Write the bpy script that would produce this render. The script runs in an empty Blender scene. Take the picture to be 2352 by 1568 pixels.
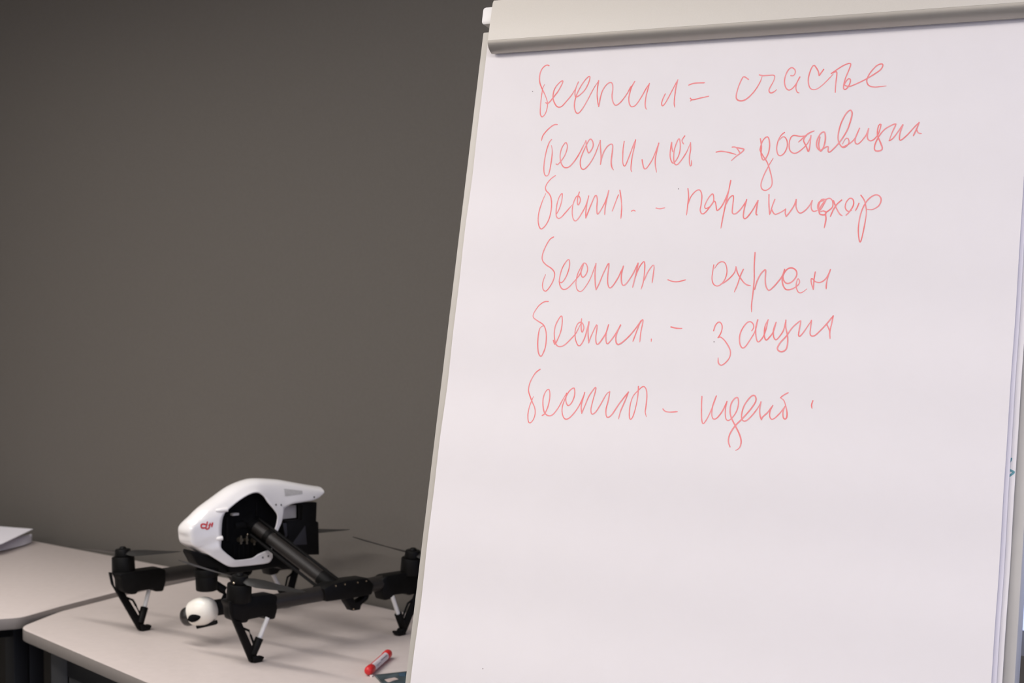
import bpy, bmesh, math, random
from mathutils import Vector, Matrix, noise
from mathutils.bvhtree import BVHTree
random.seed(4)
SC = bpy.context.scene
COL = SC.collection
V = Vector

# ---------------------------------------------------------------- camera
cam_d = bpy.data.cameras.new('camera')
cam = bpy.data.objects.new('camera', cam_d)
COL.objects.link(cam)
SC.camera = cam
PITCH, ROLL = 0.0422, 0.0009
fw = V((0, math.cos(PITCH), -math.sin(PITCH)))
rt0 = V((1, 0, 0)); up0 = rt0.cross(fw)
rt = math.cos(ROLL)*rt0 + math.sin(ROLL)*up0
up = -math.sin(ROLL)*rt0 + math.cos(ROLL)*up0
cm = Matrix((rt, up, -fw)).transposed().to_4x4()
cm.translation = V((0, 0, 1.5328))
cam.matrix_world = cm
cam_d.sensor_width = 36.0
cam_d.lens = 36.0*4000/2352
cam_d.clip_start = 0.05
cam_d.dof.use_dof = True
cam_d.dof.focus_distance = 2.12
cam_d.dof.aperture_fstop = 12.5

# ---------------------------------------------------------------- colour, world, lamps
SC.view_settings.view_transform = 'Standard'
SC.view_settings.look = 'None'
SC.view_settings.gamma = 1.0
SC.view_settings.use_curve_mapping = False
SC.view_settings.exposure = 0.0
SC.cycles.use_denoising = True
SC.cycles.max_bounces = 8
SC.cycles.sample_clamp_indirect = 4.0
w = bpy.data.worlds.new('daylight'); SC.world = w; w.use_nodes = True
bg = w.node_tree.nodes['Background']
bg.inputs[0].default_value = (0.55, 0.62, 0.95, 1); bg.inputs[1].default_value = 1.6

def area(name, loc, target, sx, sy, power, color=(1, 0.955, 0.915), spread=180):
    l = bpy.data.lights.new(name, 'AREA'); l.shape = 'RECTANGLE'; l.size = sx; l.size_y = sy
    l.energy = power; l.color = color; l.spread = math.radians(spread)
    o = bpy.data.objects.new(name, l); COL.objects.link(o)
    o.location = loc
    o.rotation_euler = (V(target)-V(loc)).to_track_quat('-Z', 'Y').to_euler()
    return o
# rows of ceiling luminaires: the lamps of the room
CEIL = 3.0
for u, n, p, sp, ln in ((-3.5, 1.65, 16.6, 118, 2.4), (-2.8, 0.1, 58, 180, 2.4), (0.1, 0.1, 38, 180, 2.0), (-2.9, -2.5, 46, 180, 2.4), (0.1, -2.5, 43, 180, 2.0)):
    q = V((0.741*u+0.672*n, -0.672*u+0.741*n, CEIL-0.03))
    l = area('ceiling_lamp', q, (q.x, q.y, 0), ln, 0.16, p, spread=sp)
    l.rotation_euler = (0, 0, math.atan2(-0.672, 0.741))

# ---------------------------------------------------------------- materials
def mat(name, col, rough=0.5, metal=0.0, var=0.0, scale=20.0, bump=0.0, spec=0.5, coat=0.0, stretch=None, col2=None):
    m = bpy.data.materials.new(name); m.use_nodes = True
    nt = m.node_tree; b = nt.nodes['Principled BSDF']
    b.inputs['Roughness'].default_value = rough; b.inputs['Metallic'].default_value = metal
    b.inputs['Specular IOR Level'].default_value = spec; b.inputs['Coat Weight'].default_value = coat
    tc = nt.nodes.new('ShaderNodeTexCoord'); mp = nt.nodes.new('ShaderNodeMapping')
    nt.links.new(tc.outputs['Object'], mp.inputs['Vector'])
    if stretch: mp.inputs['Scale'].default_value = stretch
    nz = nt.nodes.new('ShaderNodeTexNoise'); nz.inputs['Scale'].default_value = scale; nz.inputs['Detail'].default_value = 5
    nt.links.new(mp.outputs['Vector'], nz.inputs['Vector'])
    rp = nt.nodes.new('ShaderNodeValToRGB')
    lo = [c*(1-var) for c in col]; hi = [min(1, c*(1+var)) for c in (col2 or col)]
    rp.color_ramp.elements[0].position = 0.3; rp.color_ramp.elements[1].position = 0.7
    rp.color_ramp.elements[0].color = (*lo, 1); rp.color_ramp.elements[1].color = (*hi, 1)
    nt.links.new(nz.outputs['Fac'], rp.inputs['Fac']); nt.links.new(rp.outputs['Color'], b.inputs['Base Color'])
    if bump:
        bp = nt.nodes.new('ShaderNodeBump'); bp.inputs['Strength'].default_value = bump; bp.inputs['Distance'].default_value = 0.002
        nt.links.new(nz.outputs['Fac'], bp.inputs['Height']); nt.links.new(bp.outputs['Normal'], b.inputs['Normal'])
    return m
MT = dict(
    wall=mat('grey_wall_paint', (0.122, 0.110, 0.096), 0.8, var=0.03, scale=140, bump=0.15),
    white_wall=mat('light_wall_paint', (0.62, 0.60, 0.57), 0.8, var=0.02, scale=60),
    ceiling=mat('ceiling_paint', (0.78, 0.77, 0.75), 0.9, var=0.02, scale=30),
    floor=mat('dark_carpet', (0.03, 0.028, 0.028), 0.95, var=0.3, scale=300, bump=0.5),
    table=mat('pale_laminate', (0.62, 0.545, 0.51), 0.42, var=0.025, scale=60, spec=0.35),
    edge=mat('shaded_laminate_edging', (0.25, 0.222, 0.203), 0.55, var=0.03, scale=50),  # grey edging, darkened further: shade of the side faces put into the colour
    leg=mat('grey_blue_steel', (0.018, 0.018, 0.020), 0.5, var=0.06, scale=30),
    paper=mat('flip_chart_paper', (0.80, 0.752, 0.738), 0.85, var=0.006, scale=25, spec=0.2),
    under=mat('under_page_paper', (0.74, 0.70, 0.75), 0.85, var=0.01, scale=25, spec=0.2),
    ink=mat('red_marker_ink', (0.86, 0.20, 0.19), 0.7, var=0.0, scale=70, spec=0.2, col2=(0.86, 0.36, 0.36)),
    teal=mat('teal_marker_ink', (0.12, 0.30, 0.34), 0.7, var=0.2, scale=300),
    speck=mat('grey_speck', (0.22, 0.17, 0.17), 0.8, var=0.1),
    frame=mat('beige_frame_enamel', (0.53, 0.495, 0.445), 0.45, var=0.02, scale=30),
    bar=mat('beige_anodised_bar', (0.61, 0.562, 0.485), 0.42, var=0.02, scale=40, spec=0.5, stretch=(1, 30, 30)),
    lip=mat('satin_aluminium_lip', (0.42, 0.385, 0.34), 0.40, 0.5, var=0.02, scale=40),
    cap=mat('white_plastic_cap', (0.78, 0.75, 0.73), 0.4, var=0.01),
    board=mat('whiteboard_steel', (0.74, 0.73, 0.73), 0.25, var=0.01),
    shell=mat('white_gloss_shell', (0.86, 0.83, 0.81), 0.22, var=0.008, scale=30, coat=0.4),
    greyvent=mat('pale_grey_vent', (0.50, 0.48, 0.46), 0.5, var=0.08, scale=200),
    greyplate=mat('pale_grey_plate', (0.75, 0.68, 0.60), 0.5, var=0.05, scale=60),
    screwdark=mat('dark_screw', (0.06, 0.055, 0.05), 0.5, var=0.2, scale=200),
    black=mat('black_plastic', (0.0045, 0.0042, 0.004), 0.5, var=0.2, scale=80, spec=0.13),
    deep=mat('matt_black_inner', (0.004, 0.004, 0.0045), 0.8, var=0.2, scale=80, spec=0.08),
    carbon=mat('carbon_tube', (0.019, 0.016, 0.014), 0.45, var=0.2, scale=200, spec=0.40),
    greyblk=mat('dark_grey_battery', (0.022, 0.021, 0.026), 0.55, var=0.15, scale=60),
    prop=mat('dark_propeller', (0.016, 0.015, 0.014), 0.45, var=0.1, scale=60, spec=0.4),
    steel=mat('bright_screw', (0.75, 0.62, 0.45), 0.25, 1.0, var=0.05),
    strut=mat('pale_strut', (0.72, 0.71, 0.69), 0.35, var=0.02, scale=60),
    logo=mat('red_logo', (0.62, 0.03, 0.03), 0.4, var=0.05, scale=200),
    camw=mat('ivory_camera_shell', (0.84, 0.80, 0.72), 0.35, var=0.01, coat=0.2),
    lens=mat('lens_glass', (0.016, 0.014, 0.013), 0.28, var=0.1, spec=0.6),
    red=mat('red_marker_cap', (0.62, 0.02, 0.022), 0.4, var=0.06, scale=60),
    mlabel=mat('marker_label', (0.70, 0.62, 0.63), 0.5, var=0.10, scale=160),
    mprint=mat('marker_print', (0.25, 0.24, 0.26), 0.5, var=0.2, scale=300),
    nib=mat('white_plug', (0.80, 0.74, 0.72), 0.6),
    leaflet=mat('dark_teal_print', (0.018, 0.030, 0.030), 0.3, var=0.25, scale=40, col2=(0.06, 0.085, 0.095)),
    leafblue=mat('blue_print', (0.05, 0.10, 0.15), 0.3, var=0.3, scale=90),
    leafpic=mat('pinkish_picture', (0.55, 0.44, 0.40), 0.5, var=0.15, scale=120),
    sheet=mat('white_copy_paper', (0.80, 0.77, 0.81), 0.85, var=0.01),
    winframe=mat('white_window_frame', (0.7, 0.7, 0.72), 0.4, var=0.01),
)
gm = bpy.data.materials.new('window_glass'); gm.use_nodes = True
nt = gm.node_tree; nt.nodes.clear()
o_ = nt.nodes.new('ShaderNodeOutputMaterial'); mx = nt.nodes.new('ShaderNodeMixShader')
tr = nt.nodes.new('ShaderNodeBsdfTransparent'); gl = nt.nodes.new('ShaderNodeBsdfGlossy'); gl.inputs['Roughness'].default_value = 0.03
mx.inputs[0].default_value = 0.06
nt.links.new(tr.outputs[0], mx.inputs[1]); nt.links.new(gl.outputs[0], mx.inputs[2]); nt.links.new(mx.outputs[0], o_.inputs[0])
MT['glass'] = gm

# ---------------------------------------------------------------- mesh helpers
def frame_from(d):
    d = V(d).normalized()
    a = V((0, 0, 1)) if abs(d.z) < 0.9 else V((1, 0, 0))
    x = a.cross(d).normalized(); y = d.cross(x)
    return x, y, d
class MB:
    def __init__(s): s.bm = bmesh.new()
    def add(s, other, xf=None):
        mp = {v: s.bm.verts.new(xf @ v.co if xf else v.co) for v in other.verts}
        for f in other.faces:
            try:
                g = s.bm.faces.new([mp[v] for v in f.verts]); g.smooth = f.smooth
            except ValueError: pass
        other.free(); return s
    def box(s, c, size, bev=0.0, xf=None, seg=2):
        b = bmesh.new(); bmesh.ops.create_cube(b, size=1)
        for v in b.verts: v.co = V((v.co.x*size[0]+c[0], v.co.y*size[1]+c[1], v.co.z*size[2]+c[2]))
        if bev: bmesh.ops.bevel(b, geom=b.edges[:]+b.verts[:], offset=bev, segments=seg, affect='EDGES', profile=0.5)
        return s.add(b, xf)
    def prism(s, pts, fn, a, b_, bev=0.0, seg=2, xf=None):
        """extrude the outline pts from depth a to depth b_; fn(p, depth) -> 3D point"""
        b = bmesh.new()
        lo = [b.verts.new(fn(p, a)) for p in pts]; hi = [b.verts.new(fn(p, b_)) for p in pts]
        n = len(pts)
        b.faces.new(lo); b.faces.new(hi[::-1])
        for i in range(n): b.faces.new((lo[i], hi[i], hi[(i+1) % n], lo[(i+1) % n]))
        bmesh.ops.recalc_face_normals(b, faces=b.faces[:])
        if bev: bmesh.ops.bevel(b, geom=b.edges[:]+b.verts[:], offset=bev, segments=seg, affect='EDGES', profile=0.5)
        return s.add(b, xf)
    def loft(s, rings, caps=True, closed=True, smooth=True):
        R = [[s.bm.verts.new(p) for p in r] for r in rings]
        n = len(R[0])
        for a, b in zip(R, R[1:]):
            for i in range(n if closed else n-1):
                f = s.bm.faces.new((a[i], a[(i+1) % n], b[(i+1) % n], b[i])); f.smooth = smooth
        if caps:
            s.bm.faces.new(R[0][::-1]); s.bm.faces.new(R[-1])
        return s
    def turned(s, p, d, prof, seg=24):
        """surface of revolution: prof = [(distance along d, radius)]"""
        x, y, d = frame_from(d); p = V(p)
        rings = [[p+d*t+x*(r*math.cos(2*math.pi*i/seg))+y*(r*math.sin(2*math.pi*i/seg)) for i in range(seg)] for t, r in prof]
        return s.loft(rings)
    def cyl(s, p0, p1, r0, r1=None, seg=20, bev=0.0):
        r1 = r0 if r1 is None else r1
        p0, p1 = V(p0), V(p1); L = (p1-p0).length
        if bev: prof = [(0, max(r0-bev, 1e-5)), (bev*.3, r0-bev*.3), (bev, r0), (L-bev, r1), (L-bev*.3, r1-bev*.3), (L, max(r1-bev, 1e-5))]
        else: prof = [(0, r0), (L, r1)]
        return s.turned(p0, p1-p0, prof, seg)
    def tube(s, pts, rad, seg=10):
        pts = [V(p) for p in pts]; rings = []
        for i, p in enumerate(pts):
            d = (pts[min(i+1, len(pts)-1)]-pts[max(i-1, 0)])
            x, y, d = frame_from(d)
            r = rad[i] if isinstance(rad, (list, tuple)) else rad
            rings.append([p+x*(r*math.cos(2*math.pi*k/seg))+y*(r*math.sin(2*math.pi*k/seg)) for k in range(seg)])
        return s.loft(rings)
    def ball(s, c, r, sx=1, sy=1, sz=1, seg=32):
        b = bmesh.new(); bmesh.ops.create_uvsphere(b, u_segments=seg, v_segments=seg//2, radius=1)
        for v in b.verts: v.co = V((c[0]+v.co.x*r*sx, c[1]+v.co.y*r*sy, c[2]+v.co.z*r*sz))
        for f in b.faces: f.smooth = True
        return s.add(b)
    def build(s, name, material, parent=None, xf=None, loc=None, angle=35, label=None):
        if xf: bmesh.ops.transform(s.bm, matrix=xf, verts=s.bm.verts[:])
        bmesh.ops.recalc_face_normals(s.bm, faces=s.bm.faces[:])
        me = bpy.data.meshes.new(name)
        for f in s.bm.faces: f.smooth = True
        s.bm.to_mesh(me); s.bm.free()
        try: me.set_sharp_from_angle(angle=math.radians(angle))
        except Exception: pass
        me.materials.append(material)
        o = bpy.data.objects.new(name, me); COL.objects.link(o)
        if parent: o.parent = parent
        if loc: o.location = loc
        if label: o['label'] = label
        return o
def thing(name, label, cat, loc=(0, 0, 0), rz=0.0, group=None):
    o = bpy.data.objects.new(name, None); COL.objects.link(o)
    o.location = loc; o.rotation_euler = (0, 0, rz); o.empty_display_size = 0.1
    return tag(o, label, cat, group)
def tag(o, label, cat, group=None):
    o['label'] = label; o['category'] = cat
    if group: o['group'] = group
    return o
def struct(o, label=None):
    o['kind'] = 'structure'
    if label: o['label'] = label
    return o
def catmull(P, step):
    out = []
    n = len(P)
    for i in range(n-1):
        p0 = P[max(i-1, 0)]; p1 = P[i]; p2 = P[i+1]; p3 = P[min(i+2, n-1)]
        k = max(2, int((p2-p1).length/step))
        for j in range(k):
            t = j/k
            out.append(0.5*((2*p1)+(p2-p0)*t+(2*p0-5*p1+4*p2-p3)*t*t+(3*p1-p0-3*p2+p3)*t**3))
    out.append(P[-1].copy())
    return out
def ribbon(mb, pts2, width, to3, smooth_step=0.0015):
    """a pen stroke: flat ribbon with round ends along 2D points; to3(u, v) -> 3D"""
    P = catmull([V(p).to_3d() for p in pts2], smooth_step)
    P = [p for i, p in enumerate(P) if i == 0 or (p-P[i-1]).length > 1e-6]
    L = []; Rr = []; n = len(P)
    if n < 2: return
    def nrm(i):
        d = P[min(i+1, n-1)]-P[max(i-1, 0)]
        d.normalize() if d.length > 1e-9 else None
        return V((-d.y, d.x, 0)), d
    rows = []
    for i, p in enumerate(P):
        t = i/(n-1)
        wd = width(t, i)
        nn, d = nrm(i)
        rows.append((p+nn*wd, p-nn*wd))
    for end, sgn in ((0, -1), (-1, 1)):
        nn, d = nrm(0 if end == 0 else n-1); wd = width(0 if end == 0 else 1, 0)
        for q in ((0.55, 0.83), (0.9, 0.42)):
            c = P[end]+d*(sgn*wd*q[0]); r = (c+nn*wd*q[1], c-nn*wd*q[1])
            rows.insert(0, r) if end == 0 else rows.append(r)
    vv = [(mb.bm.verts.new(to3(a.x, a.y)), mb.bm.verts.new(to3(b.x, b.y))) for a, b in rows]
    for a, b in zip(vv, vv[1:]):
        mb.bm.faces.new((a[0], a[1], b[1], b[0]))

# ---------------------------------------------------------------- room
WU = V((0.741, -0.672, 0)).normalized(); WN = V((0.672, 0.741, 0)).normalized()
def room(u, n, z): return WU*u+WN*n+V((0, 0, z))
def rbox(mb, u0, u1, n0, n1, z0, z1):
    mb.prism([(u0, n0), (u1, n0), (u1, n1), (u0, n1)], lambda p, d: room(p[0], p[1], d), z0, z1); return mb
U0, U1, N0, NW = -6.5, 1.3, -3.6, 2.80
WIN0, WIN1, SILL, HEAD = -1.60, 1.1, 0.865, 2.65
struct(rbox(MB(), U0, U1, N0, NW+.2, -0.1, 0).build('floor', MT['floor']))
struct(rbox(MB(), U0, U1, N0, NW+.2, CEIL, CEIL+.1).build('ceiling', MT['ceiling']))
wb = MB()
rbox(wb, U0, WIN0, NW, NW+.2, 0, CEIL); rbox(wb, WIN0, WIN1, NW, NW+.2, 0, SILL)
rbox(wb, WIN0, WIN1, NW, NW+.2, HEAD, CEIL); rbox(wb, WIN1, U1, NW, NW+.2, 0, CEIL)
struct(wb.build('wall_back', MT['wall']), 'plain dark grey wall behind the tables')
struct(rbox(MB(), U0-.1, U0, N0, NW+.2, 0, CEIL).build('wall_left', MT['white_wall']))
SILL2, HEAD2 = .35, 2.88
wr = MB()
rbox(wr, U1, U1+.1, N0, -1.6, 0, CEIL); rbox(wr, U1, U1+.1, 2.6, NW+.2, 0, CEIL); rbox(wr, U1, U1+.1, -1.6, 2.6, 0, SILL2); rbox(wr, U1, U1+.1, -1.6, 2.6, HEAD2, CEIL)
struct(wr.build('wall_right', MT['white_wall']))
wf = MB()
for a, b, c, d in ((-1.6, -1.55, SILL2, HEAD2), (2.55, 2.6, SILL2, HEAD2), (.47, .53, SILL2, HEAD2), (-1.55, 2.55, SILL2, SILL2+.05), (-1.55, 2.55, HEAD2-.05, HEAD2)):
    rbox(wf, U1+.03, U1+.08, a, b, c, d)
added_win = struct(wf.build('added_window', MT['winframe']))  # unseen window, added to throw blue daylight on the chart's right rail
rbox(MB(), U1+.053, U1+.057, -1.55, 2.55, SILL2+.05, HEAD2-.05).build('window_pane', MT['glass'], added_win)
struct(rbox(MB(), U0, U1, N0-.1, N0, 0, CEIL).build('wall_front', MT['white_wall']))
wf = MB()
for a, b, c, d in ((WIN0, WIN0+.008, SILL2, HEAD2), (WIN1-.05, WIN1, SILL2, HEAD2), (WIN0, WIN1, HEAD2-.05, HEAD2), (0.0, 0.05, SILL2, HEAD2)):
    rbox(wf, a, b, NW+.06, NW+.12, c, d)
win = struct(wf.build('window_1', MT['winframe']), 'bright window at the right behind the flip chart')
rbox(MB(), WIN0, WIN1, NW+.088, NW+.092, SILL2, HEAD2).build('window_pane', MT['glass'], win)

# ---------------------------------------------------------------- tables
def slab(mb, poly, z0, z1, bev=0.003):
    mb.prism(poly, lambda p, d: V((p[0], p[1], d)), z0, z1, bev); return mb
def rounded(poly, r, k=5):
    out = []
    n = len(poly)
    for i, p in enumerate(poly):
        rr = r[i] if isinstance(r, (list, tuple)) else r
        p = V(p); a = V(poly[i-1]); b = V(poly[(i+1) % n])
        if rr <= 0: out.append(p); continue
        p0 = p+(a-p).normalized()*rr; p2 = p+(b-p).normalized()*rr
        for j in range(k+1):
            t = j/k; out.append((1-t)**2*p0+2*t*(1-t)*p+t*t*p2)
    return [(p.x, p.y) for p in out]
def post(mb, x, y, rz, wx, wy, z0, z1):
    xf = Matrix.Translation((x, y, 0)) @ Matrix.Rotation(rz, 4, 'Z')
    mb.box((0, 0, (z0+z1)/2), (wx, wy, z1-z0), 0.002, xf); return mb
def make_table(name, label, poly, rad, ztop, legs, rz, rail):
    t = thing(name, label, 'table', (poly[0][0], poly[0][1], 0))
    off = Matrix.Translation((-poly[0][0], -poly[0][1], 0))
    tt = slab(MB(), rounded(poly, rad), ztop-.026, ztop, .0015).build('tabletop', MT['table'], t, off)
    tt.data.materials.append(MT['edge'])
    for f in tt.data.polygons:
        if abs(f.normal.z) < .5: f.material_index = 1
    for (x, y) in legs:
        m = MB(); post(m, x-.0195*math.cos(rz), y-.0195*math.sin(rz), rz, .037, .05, 0, ztop-.026)
        post(m, x+.0195*math.cos(rz), y+.0195*math.sin(rz), rz, .037, .05, 0, ztop-.026)
        post(m, x, y, rz, .02, .03, .01, ztop-.03)
        m.build('leg', MT['leg'], t, off)
    m = MB()
    for a, b in rail:
        a, b = V((*a, ztop-.07)), V((*b, ztop-.07)); d = b-a
        xf = Matrix.Translation((a+b)/2) @ Matrix.Rotation(math.atan2(d.y, d.x), 4, 'Z')
        m.box((0, 0, 0), (d.length, .02, .05), .002, xf)
    m.build('under_frame', MT['leg'], t, off)
    return t
RT = [(-1.0867, 3.8083), (-0.36, 2.862), (0.2, 3.522), (-0.36, 4.098), (-0.94, 4.615), (-0.8034, 4.4), (-0.9562, 4.1758), (-1.0416, 3.9938)]
make_table('office_table', 'pale grey table the white drone stands on', RT, [.04, .02, .02, 0, 0, 0, 0, .02], .740,
           [(-.9635, 3.775), (-.345, 2.99), (.10, 3.54), (-.62, 4.20)], math.radians(0),
           [((-.965, 3.765), (-.345, 2.99)), ((-.345, 2.99), (.10, 3.54)), ((.10, 3.54), (-.62, 4.20)), ((-.62, 4.20), (-.965, 3.765))])
LT = [(-2.3, 3.3), (-1.1383, 3.8443), (-1.0947, 3.8614), (-1.041, 3.992), (-0.9552, 4.1627), (-0.8048, 4.4078), (-0.7748, 4.427), (-0.9156, 4.5404), (-1.3542, 4.9382), (-2.75, 5.95)]
make_table('side_table', 'pale grey table at the left edge carrying white papers', LT, [0, .02, .02]+[0]*7, .752,
           [(-1.165, 4.13), (-1.75, 3.75), (-2.2, 5.5), (-1.10, 4.62)], math.radians(40),
           [((-1.165, 4.13), (-1.75, 3.75)), ((-1.75, 3.75), (-2.2, 5.5)), ((-2.2, 5.5), (-1.10, 4.62)), ((-1.10, 4.62), (-1.165, 4.13))])

# ---------------------------------------------------------------- flip chart
YA, LEAN = -0.5051, 0.2186
HX = V((math.cos(YA), math.sin(YA), 0)); NH = V((math.sin(YA), -math.cos(YA), 0))
UP = math.cos(LEAN)*V((0, 0, 1))-math.sin(LEAN)*NH
NB = HX.cross(UP); BO = V((-0.0414, 2.3153, 1.8158))
def wp(u, v, n=0.0): return BO+HX*u+UP*v+NB*n
BASE = wp(.35, -1.0); BASE.z = 0
def bp(u, v, n=0.0): return wp(u, v, n)-BASE
chart = thing('flip_chart', 'tall beige flip chart easel with a clamp bar holding the big white pad', 'flip chart', BASE)
VB = -1.02
def bquad(mb, pts, n0, n1, bev=0.0):
    mb.prism(pts, lambda p, d: bp(p[0], p[1], d), n0, n1, bev); return mb
fl = lambda v: -0.00789+0.00790*(v-(0.0431))         # left edge of the frame
fr = lambda v: 0.73837+-0.00040*(v-(-0.6550))
bquad(MB(), [(fl(VB)+.01, VB+.01), (fr(VB)-.01, VB+.01), (fr(.05)-.01, .05), (fl(.05)+.01, .05)], -.026, -.016).build('writing_board', MT['board'], chart)
bquad(MB(), [(fl(VB), VB), (fl(VB)+.022, VB), (fl(.034)+.022, .034), (fl(.034), .034)], -.034, -.012, .002).build('side_rail', MT['frame'], chart)
bquad(MB(), [(fr(VB)-.022, VB), (fr(VB), VB), (fr(.034), .034), (fr(.034)-.022, .034)], -.035, -.012, .002).build('side_rail', MT['frame'], chart)
bquad(MB(), [(fl(VB), VB-.022), (fr(VB), VB-.022), (fr(VB), VB), (fl(VB), VB)], -.034, -.012, .002).build('bottom_rail', MT['frame'], chart)
bquad(MB(), [(fl(.05)+.012, .036), (fr(.05)-.012, .036), (fr(.05)-.012, .066), (fl(.05)+.012, .066)], -.034, -.012, .002).build('top_rail', MT['frame'], chart)
# plastic corner caps
for s in (0, 1):
    if s == 0: x0, x1 = fl(.05)-.0005, fl(.05)+.026
    else: x0, x1 = fr(.05)-.026, fr(.05)+.003
    bquad(MB(), rounded([(x0, .0425), (x1, .0425), (x1, .0665), (x0, .0665)], .005), -.024, -.006, .0015).build('corner_cap', MT['cap'], chart)
# clamp bar: extruded profile (n, v) with a rounded nose at the bottom
prof = [(-.004, .0665), (.012, .067), (.0165, .0655), (.0185, .0615), (.0205, .0095)]
nose = [(.0006, .0100), (.0203, .0100), (.0200, .0068), (.0189, .0038), (.0166, .0010), (.0136, -.0013), (.0102, -.0031), (.0072, -.0041), (.0042, -.0036), (.0020, -.0010), (.0008, .0030)]
prof += [(.0003, .0095), (.0003, .03), (-.004, .03)]
m = MB()
m.loft([[bp(u, v, n) for n, v in prof] for u in (0.0206, .36, .735)], smooth=True)
cbar = m.build('clamp_bar', MT['bar'], chart, angle=30)
m = MB()
m.loft([[bp(u, v, n) for n, v in nose] for u in (0.0206, .36, .735)], smooth=True)
m.build('bar_lip', MT['lip'], cbar, angle=40)
# pen tray, legs (mostly below the frame of the picture)
bquad(MB(), [(.04, VB-.03), (.70, VB-.03), (.70, VB-.018), (.04, VB-.018)], -.03, .06, .003).build('pen_tray', MT['frame'], chart)
def leg_to_floor(name, p0, p1, r):
    m = MB(); m.cyl(p0, p1, r, r, 16); m.build(name, MT['frame'], chart)
for u, du in ((.12, -.06), (.60, .06)):
    t = (wp(u, VB).z)/math.cos(LEAN)
    a = bp(u, VB+.03, -.028); b = bp(u+du, VB-t+.012, -.028); b.z = .012
    leg_to_floor('front_leg', a, b, .014)
    m = MB(); m.ball(b, .016); m.build('foot', MT['black'], chart)
a = bp(.36, .0, -.045); b = bp(.36, VB, -.028)-NB*.62; b.z = .012
leg_to_floor('rear_leg', a, b, .014)
m = MB(); m.ball(b, .016); m.build('foot', MT['black'], chart)

# ---------------------------------------------------------------- the pad of paper clamped in it
pad = thing('paper_pad', 'big white paper pad with red handwriting, clamped on the flip chart', 'paper pad', BASE)
def wave(u, v):
    return .0007*math.sin(v*46+u*2.2)*min(1, max(0, -v*6))+.0006*math.sin(u*9+v*5)+.0009*math.sin(v*21-u*3+1.0)*min(1, max(0, -v*5))
pl = lambda v: .0086+.0087*v
PR, PB = .7167, -1.0
def page(name, left, right, bottom, n0, material, top=.034, parent=pad):
    m = MB(); nu, nv = 24, 90
    rows = []
    for k in (0, 1):
        g = []
        for j in range(nv+1):
            v = top+(bottom-top)*j/nv
            g.append([m.bm.verts.new(bp(left(v)+(right(v)-left(v))*i/nu, v, n0+wave(left(v)+(right(v)-left(v))*i/nu, v)-(.0004 if k else 0))) for i in range(nu+1)])
        rows.append(g)
    A, B = rows
    for j in range(nv):
        for i in range(nu):
            m.bm.faces.new((A[j][i], A[j+1][i], A[j+1][i+1], A[j][i+1])); m.bm.faces.new((B[j][i], B[j][i+1], B[j+1][i+1], B[j+1][i]))
    for j in range(nv):
        m.bm.faces.new((A[j][0], B[j][0], B[j+1][0], A[j+1][0])); m.bm.faces.new((A[j][nu], A[j+1][nu], B[j+1][nu], B[j][nu]))
    for i in range(nu):
        m.bm.faces.new((A[0][i], A[0][i+1], B[0][i+1], B[0][i])); m.bm.faces.new((A[nv][i], B[nv][i], B[nv][i+1], A[nv][i+1]))
    return m.build(name, material, parent)
top_sheet = page('top_sheet', pl, lambda v: PR, PB, 0.0, MT['paper'])
top_sheet['label'] = 'top white sheet with six lines of red writing'
page('under_sheet', lambda v: pl(v)+.004, lambda v: 0.72106+-0.00144*(v-(-0.4620)), PB+.004, -.0028, MT['under'])
ush = page('under_sheet', lambda v: pl(v)+.008, lambda v: 0.72675+0.00006*(v-(-0.4547)), PB+.002, -.0055, MT['paper'])
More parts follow.
